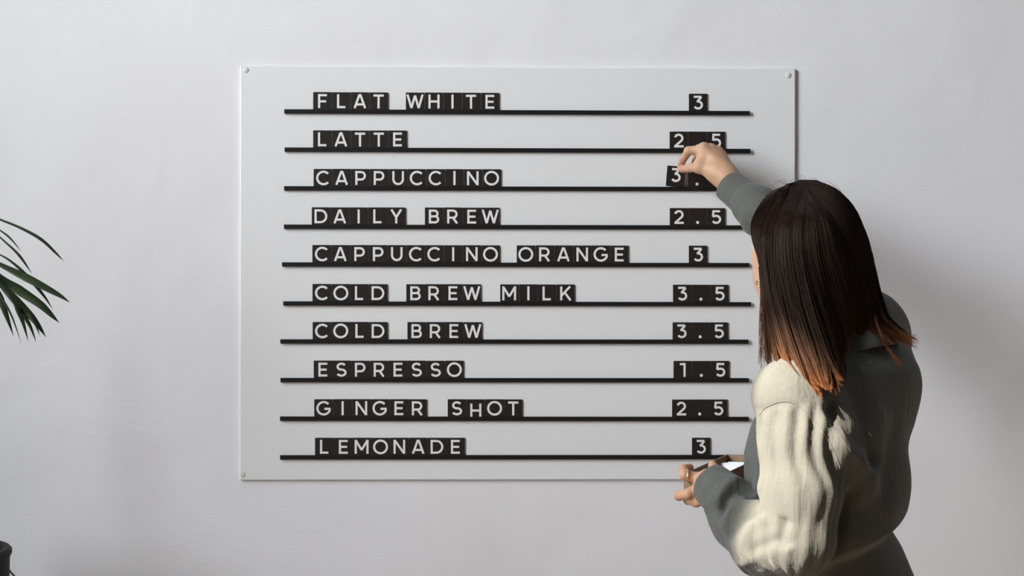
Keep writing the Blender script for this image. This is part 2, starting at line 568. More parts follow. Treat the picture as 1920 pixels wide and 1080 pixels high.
GL = {
    'F': (0.64, [[(.08, 0), (.08, 1)], [(.0, .92), (.64, .92)], [(.08, .48), (.58, .48)]]),
    'L': (0.60, [[(.08, 0), (.08, 1)], [(.0, .08), (.60, .08)]]),
    'A': (0.90, [[(.07, 0), (.42, .965)], [(.83, 0), (.48, .965)], [(.37, .93), (.53, .93)], [(.20, .27), (.70, .27)]]),
    'T': (0.74, [[(.37, 0), (.37, .95)], [(0, .92), (.74, .92)]]),
    'W': (1.22, [[(.07, 1), (.35, .03)], [(.35, .03), (.61, .93)], [(.61, .93), (.87, .03)], [(.87, .03), (1.15, 1)]]),
    'H': (0.80, [[(.08, 0), (.08, 1)], [(.72, 0), (.72, 1)], [(.08, .5), (.72, .5)]]),
    'I': (0.16, [[(.08, 0), (.08, 1)]]),
    'E': (0.64, [[(.08, 0), (.08, 1)], [(.0, .92), (.64, .92)], [(.08, .5), (.59, .5)], [(0, .08), (.64, .08)]]),
    'C': (0.98, [arc(.53, .5, .45, .445, 43, 317, 36)]),
    'P': (0.76, [[(.08, 0), (.08, 1)], [(.0, .92)] + arc(.42, .655, .265, .265, 90, -90) + [(.08, .39)]]),
    'R': (0.80, [[(.08, 0), (.08, 1)], [(.0, .92)] + arc(.42, .665, .255, .255, 90, -90) + [(.08, .41)], [(.42, .41), (.72, 0)]]),
    'U': (0.84, [[(.08, 1)] + arc(.42, .42, .34, .345, 180, 360) + [(.76, 1)]]),
    'N': (0.84, [[(.08, 0), (.08, 1)], [(.76, 0), (.76, 1)], [(.09, .96), (.75, .04)]]),
    'O': (1.08, [arc(.54, .5, .46, .45, 0, 360, 48)]),
    'D': (0.92, [[(.08, 0), (.08, 1)], [(.0, .92)] + arc(.42, .5, .42, .42, 90, -90, 28) + [(.0, .08)]]),
    'Y': (0.84, [[(.07, 1), (.42, .44)], [(.77, 1), (.42, .44)], [(.42, 0), (.42, .5)]]),
    'B': (0.76, [[(.08, 0), (.08, 1)], [(.0, .92)] + arc(.42, .715, .205, .205, 90, -90) + [(.08, .51)], [(.42, .51)] + arc(.44, .295, .235, .215, 90, -90) + [(.0, .08)]]),
    'G': (1.04, [arc(.53, .5, .45, .445, 42, 352, 40) + [(.98, .44)], [(1.02, .46), (.58, .46)]]),
    'S': (0.76, [arc(.38, .71, .27, .215, 28, 270, 24)[:-1] + arc(.38, .285, .30, .215, 90, -155, 24)]),
    'M': (1.00, [[(.08, 0), (.08, 1)], [(.92, 0), (.92, 1)], [(.09, .95), (.5, .27)], [(.91, .95), (.5, .27)]]),
    'K': (0.78, [[(.08, 0), (.08, 1)], [(.72, 1), (.10, .34)], [(.33, .58), (.75, 0)]]),
    '1': (0.42, [[(.34, 0), (.34, 1)], [(.0, .91), (.34, .92)]]),
    '2': (0.70, [arc(.34, .665, .265, .255, 165, -38, 22) + [(.09, .09)], [(.02, .08), (.70, .08)]]),
    '3': (0.72, [[(.05, .92), (.60, .92)], [(.60, .91), (.31, .58)], [(.26, .585)] + arc(.36, .335, .275, .255, 90, -150, 26)]),
    '5': (0.72, [[(.66, .92), (.11, .92)], [(.188, .998), (.148, .53)], [(.135, .545)] + arc(.38, .335, .28, .255, 118, -150, 26)]),
    '.': (0.22, []),
}
LH = 0.0262                                          # cap height


def glyph_mesh(ch):
    wd, strokes = GL[ch]
    mb = MB()
    for si, pts in enumerate(strokes):
        P = np.array(pts, float)
        closed = np.linalg.norm(P[0] - P[-1]) < 1e-6 and len(P) > 4
        n = len(P)
        L, R = [], []
        for i in range(n):
            if closed:
                a, c = P[i - 1 if i else n - 2], P[i + 1 if i < n - 1 else 1]
            else:
                a, c = P[max(i - 1, 0)], P[min(i + 1, n - 1)]
            d1 = P[i] - a; d2 = c - P[i]
            d1 = d1 / (np.linalg.norm(d1) + 1e-9); d2 = d2 / (np.linalg.norm(d2) + 1e-9)
            t_ = d1 + d2; t_ /= np.linalg.norm(t_) + 1e-9
            nn = np.array([-t_[1], t_[0]])
            ref = d2 if np.linalg.norm(d2) > .5 else d1
            m = HW / max(0.5, abs(nn @ np.array([-ref[1], ref[0]])))
            L.append(P[i] + nn * m); R.append(P[i] - nn * m)
        front = -0.00028 - 0.00001 * si
        v = []
        for y in (front, 0.0):
            for p in L: v.append(((p[0] - wd / 2) * LH, y, p[1] * LH))
            for p in R: v.append(((p[0] - wd / 2) * LH, y, p[1] * LH))
        f = []
        for i in range(n - 1):
            f.append((i, i + 1, n + i + 1, n + i)[::-1])
            f.append((i, i + 1, 2 * n + i + 1, 2 * n + i))
            f.append((n + i, 3 * n + i, 3 * n + i + 1, n + i + 1))
        if not closed:
            f.append((0, n, 3 * n, 2 * n)); f.append((n - 1, 3 * n - 1, 4 * n - 1, 2 * n - 1))
        mb.add(v, f)
    if ch == '.':
        n = 24
        c = [(0.11 * LH * math.cos(2 * math.pi * k / n), -0.00028, 0.105 * LH + 0.11 * LH * math.sin(2 * math.pi * k / n)) for k in range(n)]
        c2 = [(x, 0.0, z) for x, y, z in c]
        mb.add(c + c2, [tuple(range(n))] + [(k, k + n, (k + 1) % n + n, (k + 1) % n) for k in range(n)])
    me = bpy.data.meshes.new('letter_' + ch)
    me.from_pydata(mb.v, [], mb.f)
    me.update()
    me.materials.append(M_letter)
    return me


GMESH = {}
TW, TH, TT = 0.0346, 0.0385, 0.0016
# one tile: a thin slab with softened edges, base at z=0, front at y=0
q = MB(); q.box((-TW / 2, 0, 0), (TW / 2, TT, TH))
tile0 = q.build('letter_tile', M_tile)
md = tile0.modifiers.new('bevel', 'BEVEL'); md.width = 0.0004; md.segments = 2
first = [True]
ORD = ['first', 'second', 'third', 'fourth', 'fifth', 'sixth', 'seventh', 'eighth', 'ninth', 'tenth']
PITCH = 0.0352


def put_tile(ch, x, y, z, label, group, tilt=0.0, drop=0.0):
    if first[0]:
        t_ = tile0; first[0] = False
    else:
        t_ = tile0.copy(); C.objects.link(t_)
    t_.location = (x, y, z)
    t_.rotation_euler = (0, tilt, 0)
    tag(t_, label, 'letter tile', group)
    if ch not in GMESH:
        GMESH[ch] = glyph_mesh(ch)
    nm = {'.': 'decimal_point'}.get(ch, 'numeral' if ch.isdigit() else 'letter')
    l_ = bpy.data.objects.new(nm, GMESH[ch])
    l_.parent = t_
    l_.location = (rng.uniform(-0.0004, 0.0004), 0.0001, TH - 0.0038 - LH - drop)
    C.objects.link(l_)
    return t_


for line, (xl, yl, xr, yr), words, (price, ppx) in ROWS:
    a = U(xl, yl, RYF); e = U(xr, yr, RYF)
    zt = lambda x: a[2] + (e[2] - a[2]) * (x - a[0]) / (e[0] - a[0])
    # channel section (y forward negative, z down from the rail's top edge)
    prof = [(-BY, 0.0), (-BY - 0.0008, 0.0), (-BY - 0.0008, -RH + 0.0018), (-TY - 0.0006, -RH + 0.0018), (-TY - 0.0006, -0.0006),
            (-TY - 0.0009, 0.0), (-RYF + 0.0006, 0.0), (-RYF, -0.0006), (-RYF, -RH + 0.0006), (-RYF + 0.0006, -RH), (-BY, -RH)]
    vv = [(a[0], y, a[2] + z) for y, z in prof] + [(e[0], y, e[2] + z) for y, z in prof]
    n = len(prof)
    ff = [(i, i + n, (i + 1) % n + n, (i + 1) % n) for i in range(n)] + [tuple(range(n)), tuple(range(2 * n - 1, n - 1, -1))]
    q = MB(); q.add(vv, ff); q.build('letter_rail', M_rail, board, origin=Bo)
    ROWS_Z = lambda x: zt(x) - RH + 0.0019
    for wd, x0 in words:
        pa = U(x0, yl, TY)
        for i, ch in enumerate(wd):
            x = pa[0] + TW / 2 + i * PITCH + rng.uniform(-0.00025, 0.00025)
            which = ORD[i] if i < len(wd) - 1 else 'last'
            lab = f'black tile with white {ch}, {which} letter of {wd}'
            if len(words) > 1:
                lab += f' in the {line} line'
            elif wd == 'CAPPUCCINO':
                lab += ' in the line below LATTE'
            drop = 0.0042 if (wd == 'SHOT' and ch == 'H') else 0.0
            put_tile(ch, x, -TY, ROWS_Z(x) + rng.uniform(0, 0.0003), lab, 'letter tiles on the menu rails', drop=drop)
    pa = U(ppx, yr, TY)
    for i, ch in enumerate(price):
        x = pa[0] + TW / 2 + i * PITCH + rng.uniform(-0.0002, 0.0002)
        nm = {'.': 'decimal point'}.get(ch, 'numeral ' + ch)
        at_line = line if line not in ('CAPPUCCINO', 'COLD BREW') else {'CAPPUCCINO': 'CAPPUCCINO without ORANGE', 'COLD BREW': 'COLD BREW without MILK'}[line]
        lab = f'black tile with white {nm} in the price beside {at_line}'
        if line == 'CAPPUCCINO' and i == 0:
            # the tile in the person's fingers, leaning out of its slot
            p = U(1265.5, 352.0, TY + 0.0045)
            put_tile(ch, p[0], -TY - 0.0045, zt(p[0]) + 0.0002, "tilted black tile with white numeral 3 pinched in the person's fingers", 'letter tiles on the menu rails', tilt=math.radians(4.5))
            continue
        put_tile(ch, x, -TY, ROWS_Z(x) + rng.uniform(0, 0.0002), lab, 'letter tiles on the menu rails')

# ------------------------------------------------------------------ palm and black pot
PD = 0.34
rim = U(15.5, 1031, PD)
PR = 0.125
pc = np.array([rim[0] - PR - 0.003, -PD, 0.0])
ptop = rim[2]
pot = empty('plant_pot', (pc[0], pc[1], 0))
tag(pot, 'black straight-sided pot with a rounded rim in the lower left corner', 'plant pot')
q = MB()
q.lathe([(PR - 0.02, -0.26), (PR - 0.004, -0.25), (PR, -0.016), (PR + 0.0035, -0.010), (PR + 0.0035, -0.004), (PR, 0.0), (PR - 0.008, 0.0), (PR - 0.012, -0.006), (PR - 0.014, -0.05)], (0, 0, ptop), 64)
q.build('pot_body', M_pot, pot, smooth=True)
q = MB(); q.lathe([(PR - 0.013, -0.06), (PR - 0.013, -0.034), (0.03, -0.026)], (0, 0, ptop), 40); q.build('soil', M_soil, pot, smooth=True)
for sx in (-1, 1):
    for sy in (-1, 1):
        q = MB(); q.tube([(sx * 0.085, sy * 0.085, ptop - 0.258), (sx * 0.12, sy * 0.12, 0.0)], [0.012, 0.009], 12)
        q.build('leg', M_pot, pot, smooth=True)

palm = empty('potted_palm', (pc[0], pc[1], ptop - 0.03))
tag(palm, 'dark green palm with narrow pointed leaflets reaching in from the left edge', 'palm plant')
Po = np.array([pc[0], pc[1], ptop - 0.03])
P0 = Po.copy()
stemA = catmull([P0, P0 + (0.0, 0.02, 0.25), U(-150, 560, 0.33), U(-105, 455, 0.33), U(-45, 470, 0.34), U(-12, 515, 0.35)], 40)
stemB = catmull([P0 + (0.01, 0.01, 0), P0 + (-0.03, 0.0, 0.25), U(-190, 520, 0.36), U(-150, 420, 0.37), U(-85, 385, 0.38), U(-40, 395, 0.38)], 40)
for s_ in (stemA, stemB):
    q = MB(); q.tube([p - Po for p in s_], np.linspace(0.006, 0.002, len(s_)), 10); q.build('stem', M_stem, palm, smooth=True)


def leaflet(pts, wmax, peak=0.35, fold=0.35):
    P = catmull(pts, 30)
    vv, ff = [], []
    for i, p in enumerate(P):
        u = i / 29
        wv = wmax * (0.14 + 0.86 * min(1, u / peak)) * (1 if u < peak else max(0.03, 1 - ((u - peak) / (1 - peak)) ** 1.5)) / 2
        tg = P[min(i + 1, 29)] - P[max(i - 1, 0)]
        tg /= np.linalg.norm(tg)
        nrm = np.array([0.25, -0.8, 0.55])
        s_ = np.cross(tg, nrm); s_ /= np.linalg.norm(s_)
        up = np.cross(s_, tg)
        vv += [p - s_ * wv + up * wv * fold, p, p + s_ * wv + up * wv * fold]
        vv += [p - s_ * wv + up * (wv * fold - 0.0005), p - up * 0.0008, p + s_ * wv + up * (wv * fold - 0.0005)]
    for i in range(29):
        a, c = i * 6, i * 6 + 6
        ff += [(a, a + 1, c + 1, c), (a + 1, a + 2, c + 2, c + 1), (a + 3, c + 3, c + 4, a + 4), (a + 4, c + 4, c + 5, a + 5),
               (a, c, c + 3, a + 3), (a + 2, a + 5, c + 5, c + 2)]
    q = MB(); q.add([p_ - Po for p_ in vv], ff)
    q.build('leaflet', M_leaf, palm, smooth=True)


mp = 0.00088
LV = [  # base on the stem, then points along the leaflet (pixels), depth, width in pixels
    ([(-78, 388), (-40, 396), (0, 412), (39, 428), (78, 450), (107, 477), (119, 489)], .38, 6.6, .62),
    ([(-60, 392), (0, 432), (21, 449), (40, 472)], .40, 4, .5),
    ([(-50, 398), (0, 445), (34, 477), (60, 513)], .37, 5, .7),
    ([(-60, 458), (0, 478), (31, 499), (57, 525), (83, 556), (99, 580)], .31, 7.2, .6),
    ([(-50, 472), (0, 497), (47, 521), (86, 541), (114, 556), (131, 567)], .33, 17, .4),
    ([(-40, 478), (0, 521), (39, 548), (75, 572), (97, 592), (111, 605)], .34, 20, .35),
    ([(-28, 492), (0, 531), (27, 562), (57, 593), (74, 614), (86, 632)], .35, 17, .4),
    ([(-10, 518), (22, 560), (34, 583), (44, 608), (53, 640)], .36, 9, .5),
    ([(-12, 520), (24, 562), (38, 583), (56, 611), (68, 642)], .345, 9, .5),
    ([(30, 565), (52, 588), (66, 608), (75, 630)], .355, 5, .5),
    ([(-22, 500), (-10, 535), (2, 565), (13, 595), (25.5, 630)], .36, 13, .45),
    ([(-25, 505), (-5, 545), (10, 570), (22, 593), (31, 617), (40, 645)], .375, 4, .4),
    ([(-95, 452), (-60, 500), (-45, 550), (-35, 610)], .33, 15, .4),
    ([(-110, 460), (-140, 480), (-180, 530), (-200, 590)], .34, 15, .4),
    ([(-120, 480), (-160, 470), (-220, 480), (-270, 520)], .35, 15, .4),
    ([(-100, 400), (-130, 400), (-190, 420), (-240, 470)], .38, 14, .4),
    ([(-60, 386), (-30, 365), (-15, 358)], .38, 9, .4),
    ([(-120, 398), (-110, 350), (-70, 310), (-30, 300)], .39, 12, .4),
]
for pts, d_, w_, pk in LV:
    n = len(pts)
    leaflet([U(x, y, d_ + 0.012 * math.sin(2.5 * i / n)) for i, (x, y) in enumerate(pts)], w_ * mp, pk)

q = MB()
cp = catmull([np.array([pc[0] + 0.1255 * math.cos(.6), -PD + 0.1255 * math.sin(.6), U(13, 1061, .27)[2]]), U(20, 1073, .245), U(28, 1082, .22), U(60, 1128, .13), U(84, 1200, .035), U(88, 1215, .0)], 60)
q.tube(cp, 0.0016, 8)
tag(q.build('cable', M_cable, smooth=True), 'thin dark cable sloping down to the wall from the black pot', 'cable')

# ------------------------------------------------------------------ the person
PB = U(1560, 1000, 0.60)
person = empty('person', (PB[0], PB[1], 0))
tag(person, 'person in a loose sage linen shirt, seen from behind, setting a price tile', 'person')
PO = np.array([PB[0], PB[1], 0.0])
PSI = math.radians(68)
TF = np.array([-math.sin(PSI), math.cos(PSI), 0.0])       # torso facing
TL = np.array([-math.cos(PSI), -math.sin(PSI), 0.0])      # her left

# joints
LS = U(1484, 748, 0.722); LE = U(1492, 1015, 0.765); LW = U(1332, 908, 0.60)
RS = U(1622, 632, 0.45); RE = U(1512, 478, 0.25); RW = U(1361, 335, 0.10)
NB = U(1578, 655, 0.595); HB = U(1532, 560, 0.575)
HC = U(1511, 474, 0.575)
YW = math.radians(14); PT = math.radians(8)
HF = np.array([-math.sin(YW) * math.cos(PT), math.cos(YW) * math.cos(PT), math.sin(PT)])
HR = np.array([math.cos(YW), math.sin(YW), 0.0])
HU = np.cross(HR, HF)
HM = np.stack([HR, HF, HU])
hl = lambda r, f, u: HC + r * HR + f * HF + u * HU

# --- body: head, neck, trunk, arms, legs in one field
S = Field((PO[0] - 0.45, -0.95, -0.0), (PO[0] + 0.28, 0.0, 1.72), 0.0042)
S.ellipsoid(HC, (0.066, 0.090, 0.094), HM)
S.ellipsoid(hl(0, 0.028, -0.05), (0.050, 0.066, 0.080), HM, 0.03)
S.cone(hl(-0.015, 0.052, -0.100), hl(0.015, 0.052, -0.100), 0.022, 0.022, 0.025)
S.cone(hl(0, 0.075, -0.115), hl(0, 0.07, -0.11), 0.02, 0.02, 0.025)
for s_ in (-1, 1):
    S.cone(hl(s_ * 0.028, 0.066, -0.050), hl(s_ * 0.030, 0.045, -0.048), 0.021, 0.021, 0.02)
    S.ellipsoid(hl(s_ * 0.042, 0.050, -0.010), (0.017, 0.026, 0.028), HM, 0.02)
    S.cone(hl(s_ * 0.046, 0.0, -0.06), hl(s_ * 0.036, 0.03, -0.1), 0.017, 0.017, 0.02)
    S.ellipsoid(hl(s_ * 0.030, 0.096, -0.012), (0.015, 0.010, 0.010), HM, 0.008, 'd')
    S.ellipsoid(hl(s_ * 0.070, -0.010, -0.034), (0.010, 0.018, 0.031), HM, 0.006)
    S.cone(hl(s_ * 0.014, 0.097, 0.006), hl(s_ * 0.042, 0.084, 0.006), 0.006, 0.006, 0.01)
S.cone(hl(0, 0.094, 0.0), hl(0, 0.112, -0.040), 0.007, 0.010, 0.012)
for s_ in (-1, 1):
    S.cone(hl(s_ * 0.009, 0.102, -0.044), hl(s_ * 0.010, 0.098, -0.044), 0.007, 0.007, 0.006)
S.cone(hl(-0.016, 0.092, -0.071), hl(0.016, 0.092, -0.071), 0.005, 0.005, 0.005)
S.cone(hl(-0.014, 0.092, -0.080), hl(0.014, 0.092, -0.080), 0.0055, 0.0055, 0.005)
S.cone(hl(0, -0.012, -0.06), NB + (0.0, 0.0, -0.01), 0.048, 0.052, 0.03)
TCH = U(1555, 800, 0.60); TWA = U(1552, 1010, 0.60); TPV = U(1560, 1170, 0.60)
for c_, a_, b_ in ((TCH, 0.115, 0.080), (TWA, 0.100, 0.072), (TPV, 0.125, 0.088)):
    S.ellipsoid(c_, (a_, b_, 0.16), np.stack([TL, TF, [0, 0, 1]]), 0.06)
S.cone(NB + (0, 0, -0.045), LS, 0.043, 0.036, 0.02)
S.cone(NB + (0, 0, -0.045), RS, 0.043, 0.038, 0.02)
S.cone(TCH, RS, 0.06, 0.036, 0.04)
RWe = RE + 0.62 * (RW - RE); LWe = U(1370, 946, .650)
S.chain([LS, LE, U(1432, 1012, .712), LWe], [0.038, 0.030, 0.029, 0.023], 0.02)
S.chain([RS, RE, RWe], [0.038, 0.031, 0.023], 0.02)
for s_, fo in ((1, 0.03), (-1, -0.03)):
    hp = TPV + s_ * 0.07 * TL + np.array([0, 0, -0.04]); kn = hp + fo * TF; kn = np.array([kn[0], kn[1], 0.47]); an = np.array([kn[0], kn[1], 0.085])
    S.chain([hp, kn, an], [0.075, 0.052, 0.036], 0.03)
    S.cone(an + (0, 0, -0.045) + -0.02 * TF, an + (0, 0, -0.058) + 0.12 * TF, 0.032, 0.024, 0.02)
bV, bF = S.mesh()
bV = relax(bV, bF, 1)
del S

# --- hands, finer, each reaching into its sleeve
def hand_field(lo, hi):
    return Field(np.asarray(lo), np.asarray(hi), 0.0014)


# right hand: pinching the tile, back of the hand to the viewer
H = hand_field(U(1420, 420, 0.17) - 0.03, U(1420, 420, 0.17) + 0.03)
pR = {
    'im': U(1319, 280, .082), 'mm': U(1333, 282, .078), 'rm': U(1345, 286, .074), 'pm': U(1353, 295, .072),
    'w': U(1360, 331.5, .100), 'w2': U(1356, 331, .088),
}
pts = [pR['w'], pR['im'], U(1265, 315, .02), RWe]
lo = np.min(pts, 0) - 0.04; hi = np.max(pts, 0) + 0.04
H = Field(lo, hi, 0.0014)
H.chain([RWe, RW + 0.02 * (RE - RW) / 0.24, pR['w']], [0.0225, 0.0185, 0.0172], 0.012)
H.cone(pR['w'], pR['im'], 0.0172, 0.0098, 0.014)
H.cone(pR['w'], pR['mm'], 0.0172, 0.0102, 0.014)
H.cone(pR['w'], pR['rm'], 0.0168, 0.0098, 0.014)
H.cone(pR['w'], pR['pm'], 0.0160, 0.0090, 0.014)
# ball of the thumb and thumb
tc = U(1341, 323.5, .095); tm = U(1311, 313, .086)
H.cone(pR['w'], tc, 0.0165, 0.0150, 0.014)
H.cone(tc, tm, 0.0148, 0.0098, 0.012)
ti = U(1294, 315.0, .064); tt = U(1277, 317.5, .0395)
H.chain([tm, ti, tt], [0.0092, 0.0080, 0.0060], 0.006, kk=0.003)
H.ellipsoid(U(1282, 317, .045), (0.0085, 0.0066, 0.0064), None, 0.004)
H.cone(pR['im'], tm, 0.0085, 0.0085, 0.012)                      # web of the thumb
# index
ip = U(1291, 283, .072); idd = U(1280, 301, .050); it = U(1275, 313.5, .034)
H.chain([pR['im'], ip, idd, it], [0.0092, 0.0078, 0.0066, 0.0055], 0.005, kk=0.002)
H.ellipsoid(ip, (0.0082, 0.0082, 0.0082), None, 0.003)
# middle, ring, little: curled towards the board
for m_, p_, d_, t_, r_ in (('mm', U(1312, 283, .046), U(1304, 303, .040), U(1312, 318, .050), 0.0088),
                           ('rm', U(1327, 286, .043), U(1322, 305, .037), U(1327, 320, .050), 0.0084),
                           ('pm', U(1340, 296, .047), U(1336, 313, .043), U(1339, 324, .055), 0.0074)):
    H.chain([pR[m_], p_, d_, t_], [r_ + 0.0006, r_ - 0.0006, r_ - 0.0016, r_ - 0.0024], 0.005, kk=0.002)
# knuckles and tendons
for m_ in ('im', 'mm', 'rm', 'pm'):
    k_ = pR[m_] + np.array([0, -0.0040, 0.0040])
    H.ellipsoid(k_, (0.0074, 0.0072, 0.0072), None, 0.004)
    H.cone(k_, pR['w'] + np.array([0, -0.013, 0.012]) * 0.9, 0.0045, 0.003, 0.008)
rhV, rhF = H.mesh()
rhV = relax(rhV, rhF, 1)
rtips = [it, tt, idd]

# left hand: holding the card tray from its near end
lm = {'im': U(1316, 898, .575), 'mm': U(1316, 912, .572), 'rm': U(1318, 924, .575), 'pm': U(1322, 934, .582)}
pts = list(lm.values()) + [LWe, U(1262, 870, .56), U(1345, 945, .56), U(1340, 865, .50)]
lo = np.min(pts, 0) - 0.035; hi = np.max(pts, 0) + 0.035
H = Field(lo, hi, 0.0014)
LWh = U(1352, 917, .615)
H.chain([LWe, LW, LWh], [0.0235, 0.021, 0.020], 0.012)
for m_ in ('im', 'mm', 'rm', 'pm'):
    H.cone(LWh, lm[m_], 0.0185, 0.0092, 0.014)
# index: over the rim of the tray
H.chain([lm['im'], U(1284, 890.5, .578), U(1281, 879.5, .560), U(1294, 876.5, .546)], [0.0088, 0.0080, 0.0070, 0.0058], 0.005, kk=0.002)
# middle: below along the end of the tray, ring and little underneath
H.chain([lm['mm'], U(1290, 926, .578), U(1273, 929.5, .562), U(1272, 928, .548)], [0.0090, 0.0082, 0.0076, 0.0066], 0.005, kk=0.002)
H.chain([lm['rm'], U(1298, 936, .572), U(1290, 938, .548), U(1292, 936, .532)], [0.0088, 0.0078, 0.0070, 0.0060], 0.005, kk=0.002)
H.chain([lm['pm'], U(1306, 942, .575), U(1303, 943, .556), U(1304, 941, .544)], [0.0080, 0.0072, 0.0064, 0.0056], 0.005, kk=0.002)
# thumb: inside the tray
H.chain([LWh, U(1340, 900, .585), U(1339, 882, .555), U(1336, 871.5, .538)], [0.017, 0.0125, 0.0088, 0.0068], 0.012, kk=0.003)
lhV, lhF = H.mesh()
lhV = relax(lhV, lhF, 1)
del H


def tmp_obj(V, Fq):
    me = bpy.data.meshes.new('t')
    me.from_pydata(V.tolist(), [], Fq.tolist())
    me.update()
    return link(bpy.data.objects.new('t', me))


body = mesh_obj('body', bV - PO, bF, M_skin, person, True)
tmps = []
for V_, F_ in ((rhV, rhF), (lhV, lhF)):
    t_ = tmp_obj(V_ - PO, F_)
    t_.parent = person
    tmps.append(t_)
    md = body.modifiers.new('join', 'BOOLEAN')
    md.operation = 'UNION'; md.object = t_; md.solver = 'EXACT'
bpy.context.view_layer.update()
dg = bpy.context.evaluated_depsgraph_get()
nm = bpy.data.meshes.new_from_object(body.evaluated_get(dg))
body.modifiers.clear()
old = body.data
body.data = nm
bpy.data.meshes.remove(old)
for t_ in tmps:
    bpy.data.objects.remove(t_)
nm.polygons.foreach_set('use_smooth', np.ones(len(nm.polygons), bool))
if not nm.materials:
    nm.materials.append(M_skin)
co = np.empty(len(nm.vertices) * 3); nm.vertices.foreach_get('co', co); co = co.reshape(-1, 3) + PO
fl = np.zeros(len(co))
for p_, r_ in ((it, .02), (tt, .018), (idd, .02), (U(1294, 876, .546), .022), (U(1281, 885, .565), .016), (U(1268, 929, .56), .02), (U(1334, 873, .535), .015)):
    fl = np.maximum(fl, 1 - sstep(0.2 * r_, r_ * 1.2, np.linalg.norm(co - p_, axis=1)))
a_ = nm.attributes.new('flush', 'FLOAT', 'POINT'); a_.data.foreach_set('value', fl)

# nail of the right thumb, eyes
def blob(name, c_, r_, M_, mt, parent, n=14):
    v, f = [], []
    M_ = np.asarray(M_)
    for i in range(1, n):
        for k in range(2 * n):
            a, e_ = math.pi * i / n, math.pi * k / n
            l_ = np.array([math.sin(a) * math.cos(e_) * r_[0], math.sin(a) * math.sin(e_) * r_[1], math.cos(a) * r_[2]])
            v.append(c_ + l_ @ M_)
    m = 2 * n
    for i in range(n - 2):
        for k in range(m):
            f.append((i * m + k, (i + 1) * m + k, (i + 1) * m + (k + 1) % m, i * m + (k + 1) % m))
    f.append(tuple(range(m))); f.append(tuple((n - 2) * m + k for k in reversed(range(m))))
    return mesh_obj(name, np.array(v) - PO, f, mt, parent, True)


ax = (tt - ti); ax /= np.linalg.norm(ax)
nn_ = np.array([-0.25, -0.75, 0.45]); nn_ -= ax * (nn_ @ ax); nn_ /= np.linalg.norm(nn_)
blob('fingernail', tt + nn_ * 0.0052 - ax * 0.001, (0.0055, 0.0042, 0.0012), np.stack([ax, np.cross(nn_, ax), nn_]), M_nail, person)
for s_ in (-1, 1):
    e_ = blob('eye', hl(s_ * 0.030, 0.081, -0.012), (0.0115, 0.0115, 0.0115), HM, M_eye, person)
    blob('iris', hl(s_ * 0.030, 0.0915, -0.012), (0.0052, 0.0018, 0.0052), HM, M_iris, e_, 8)


def torus(name, c_, nrm, R, r, mt, parent, beads=0):
    nrm = np.asarray(nrm, float); nrm /= np.linalg.norm(nrm)
    a = np.cross(nrm, [0.1, 0.2, 0.97]); a /= np.linalg.norm(a)
    bb = np.cross(nrm, a)
    q = MB()
    n = 48
    pts = [c_ + R * (math.cos(2 * math.pi * k / n) * a + math.sin(2 * math.pi * k / n) * bb) - PO for k in range(n + 1)]
    q.tube(pts, [r * (1 + (0.5 * abs(math.sin(beads * math.pi * k / n)) if beads else 0)) for k in range(n + 1)], 8)
    return q.build(name, mt, parent, smooth=True)


fd = U(1284, 890.5, .578) - lm['im']
o_ = torus('finger_ring', U(1286.5, 891, .578), fd, 0.0088, 0.0011, M_gold, person, 12)
tag(o_, 'pale gold beaded ring')
er = U(1423, 532, .600)
o_ = torus('earring', er, (0.7, 0.6, 0.25), 0.0048, 0.0009, M_gold, person)
tag(o_, 'small gold hoop earring')

# --- shirt
SO = PO
lo = np.array([U(1290, 900, 0.6)[0] - 0.03, -0.93, 0.76]); hi = np.array([U(1800, 900, 0.5)[0] + 0.05, -0.04, 1.72])
S = Field(lo, hi, 0.0031)
cs_, sn_ = math.cos(PSI), math.sin(PSI)
# trunk: rows of (pixel y, left edge, right edge, half width across the shoulders)
TR = [(640, 1560, 1640, .06), (665, 1510, 1668, .075), (690, 1470, 1690, .095), (720, 1448, 1698, .112), (760, 1424, 1700, .126), (800, 1406, 1699, .135), (850, 1393, 1698, .140),
      (900, 1394, 1697, .142), (960, 1398, 1694, .143), (1010, 1402, 1716, .148), (1080, 1406, 1738, .158), (1160, 1402, 1752, .165), (1300, 1396, 1762, .170), (1420, 1396, 1766, .172)]
zz, cx, bb, aa = [], [], [], []
for py, xl, xr, a in TR:
    p0, p1 = U(xl, py, .60), U(xr, py, .60)
    zz.append((p0[2] + p1[2]) / 2); cx.append((p0[0] + p1[0]) / 2)
    hw = (p1[0] - p0[0]) / 2
    bb.append(math.sqrt(max(0.0009, hw * hw - (a * cs_) ** 2)) / sn_); aa.append(a)
zz = np.array(zz)[::-1]; cx = np.array(cx)[::-1]; bb = np.array(bb)[::-1]; aa = np.array(aa)[::-1]


def trunk(X, Y, Z):
    c = np.interp(Z, zz, cx); a = np.interp(Z, zz, aa); b_ = np.interp(Z, zz, bb)
    dx, dy = X - c, Y + 0.60
    u_ = dx * TL[0] + dy * TL[1]; v_ = dx * TF[0] + dy * TF[1]
    k0 = np.sqrt((u_ / a) ** 2 + (v_ / b_) ** 2)
    k1 = np.sqrt((u_ / a ** 2) ** 2 + (v_ / b_ ** 2) ** 2) + 1e-6
    d = k0 * (k0 - 1) / k1
    return np.maximum(np.maximum(d, (Z - zz[-1])), zz[0] - Z)


S.put(trunk, (lo[0], -0.9, zz[0]), (hi[0], -0.2, zz[-1]))
# yoke and shoulders
S.cone(NB + (0, 0, -0.035), LS + np.array([0, 0, 0.004]), 0.052, 0.046, 0.05)
S.cone(NB + (0.02, 0, -0.035), RS, 0.052, 0.055, 0.05)
S.cone(U(1632, 720, .56), RS, 0.070, 0.056, 0.06)
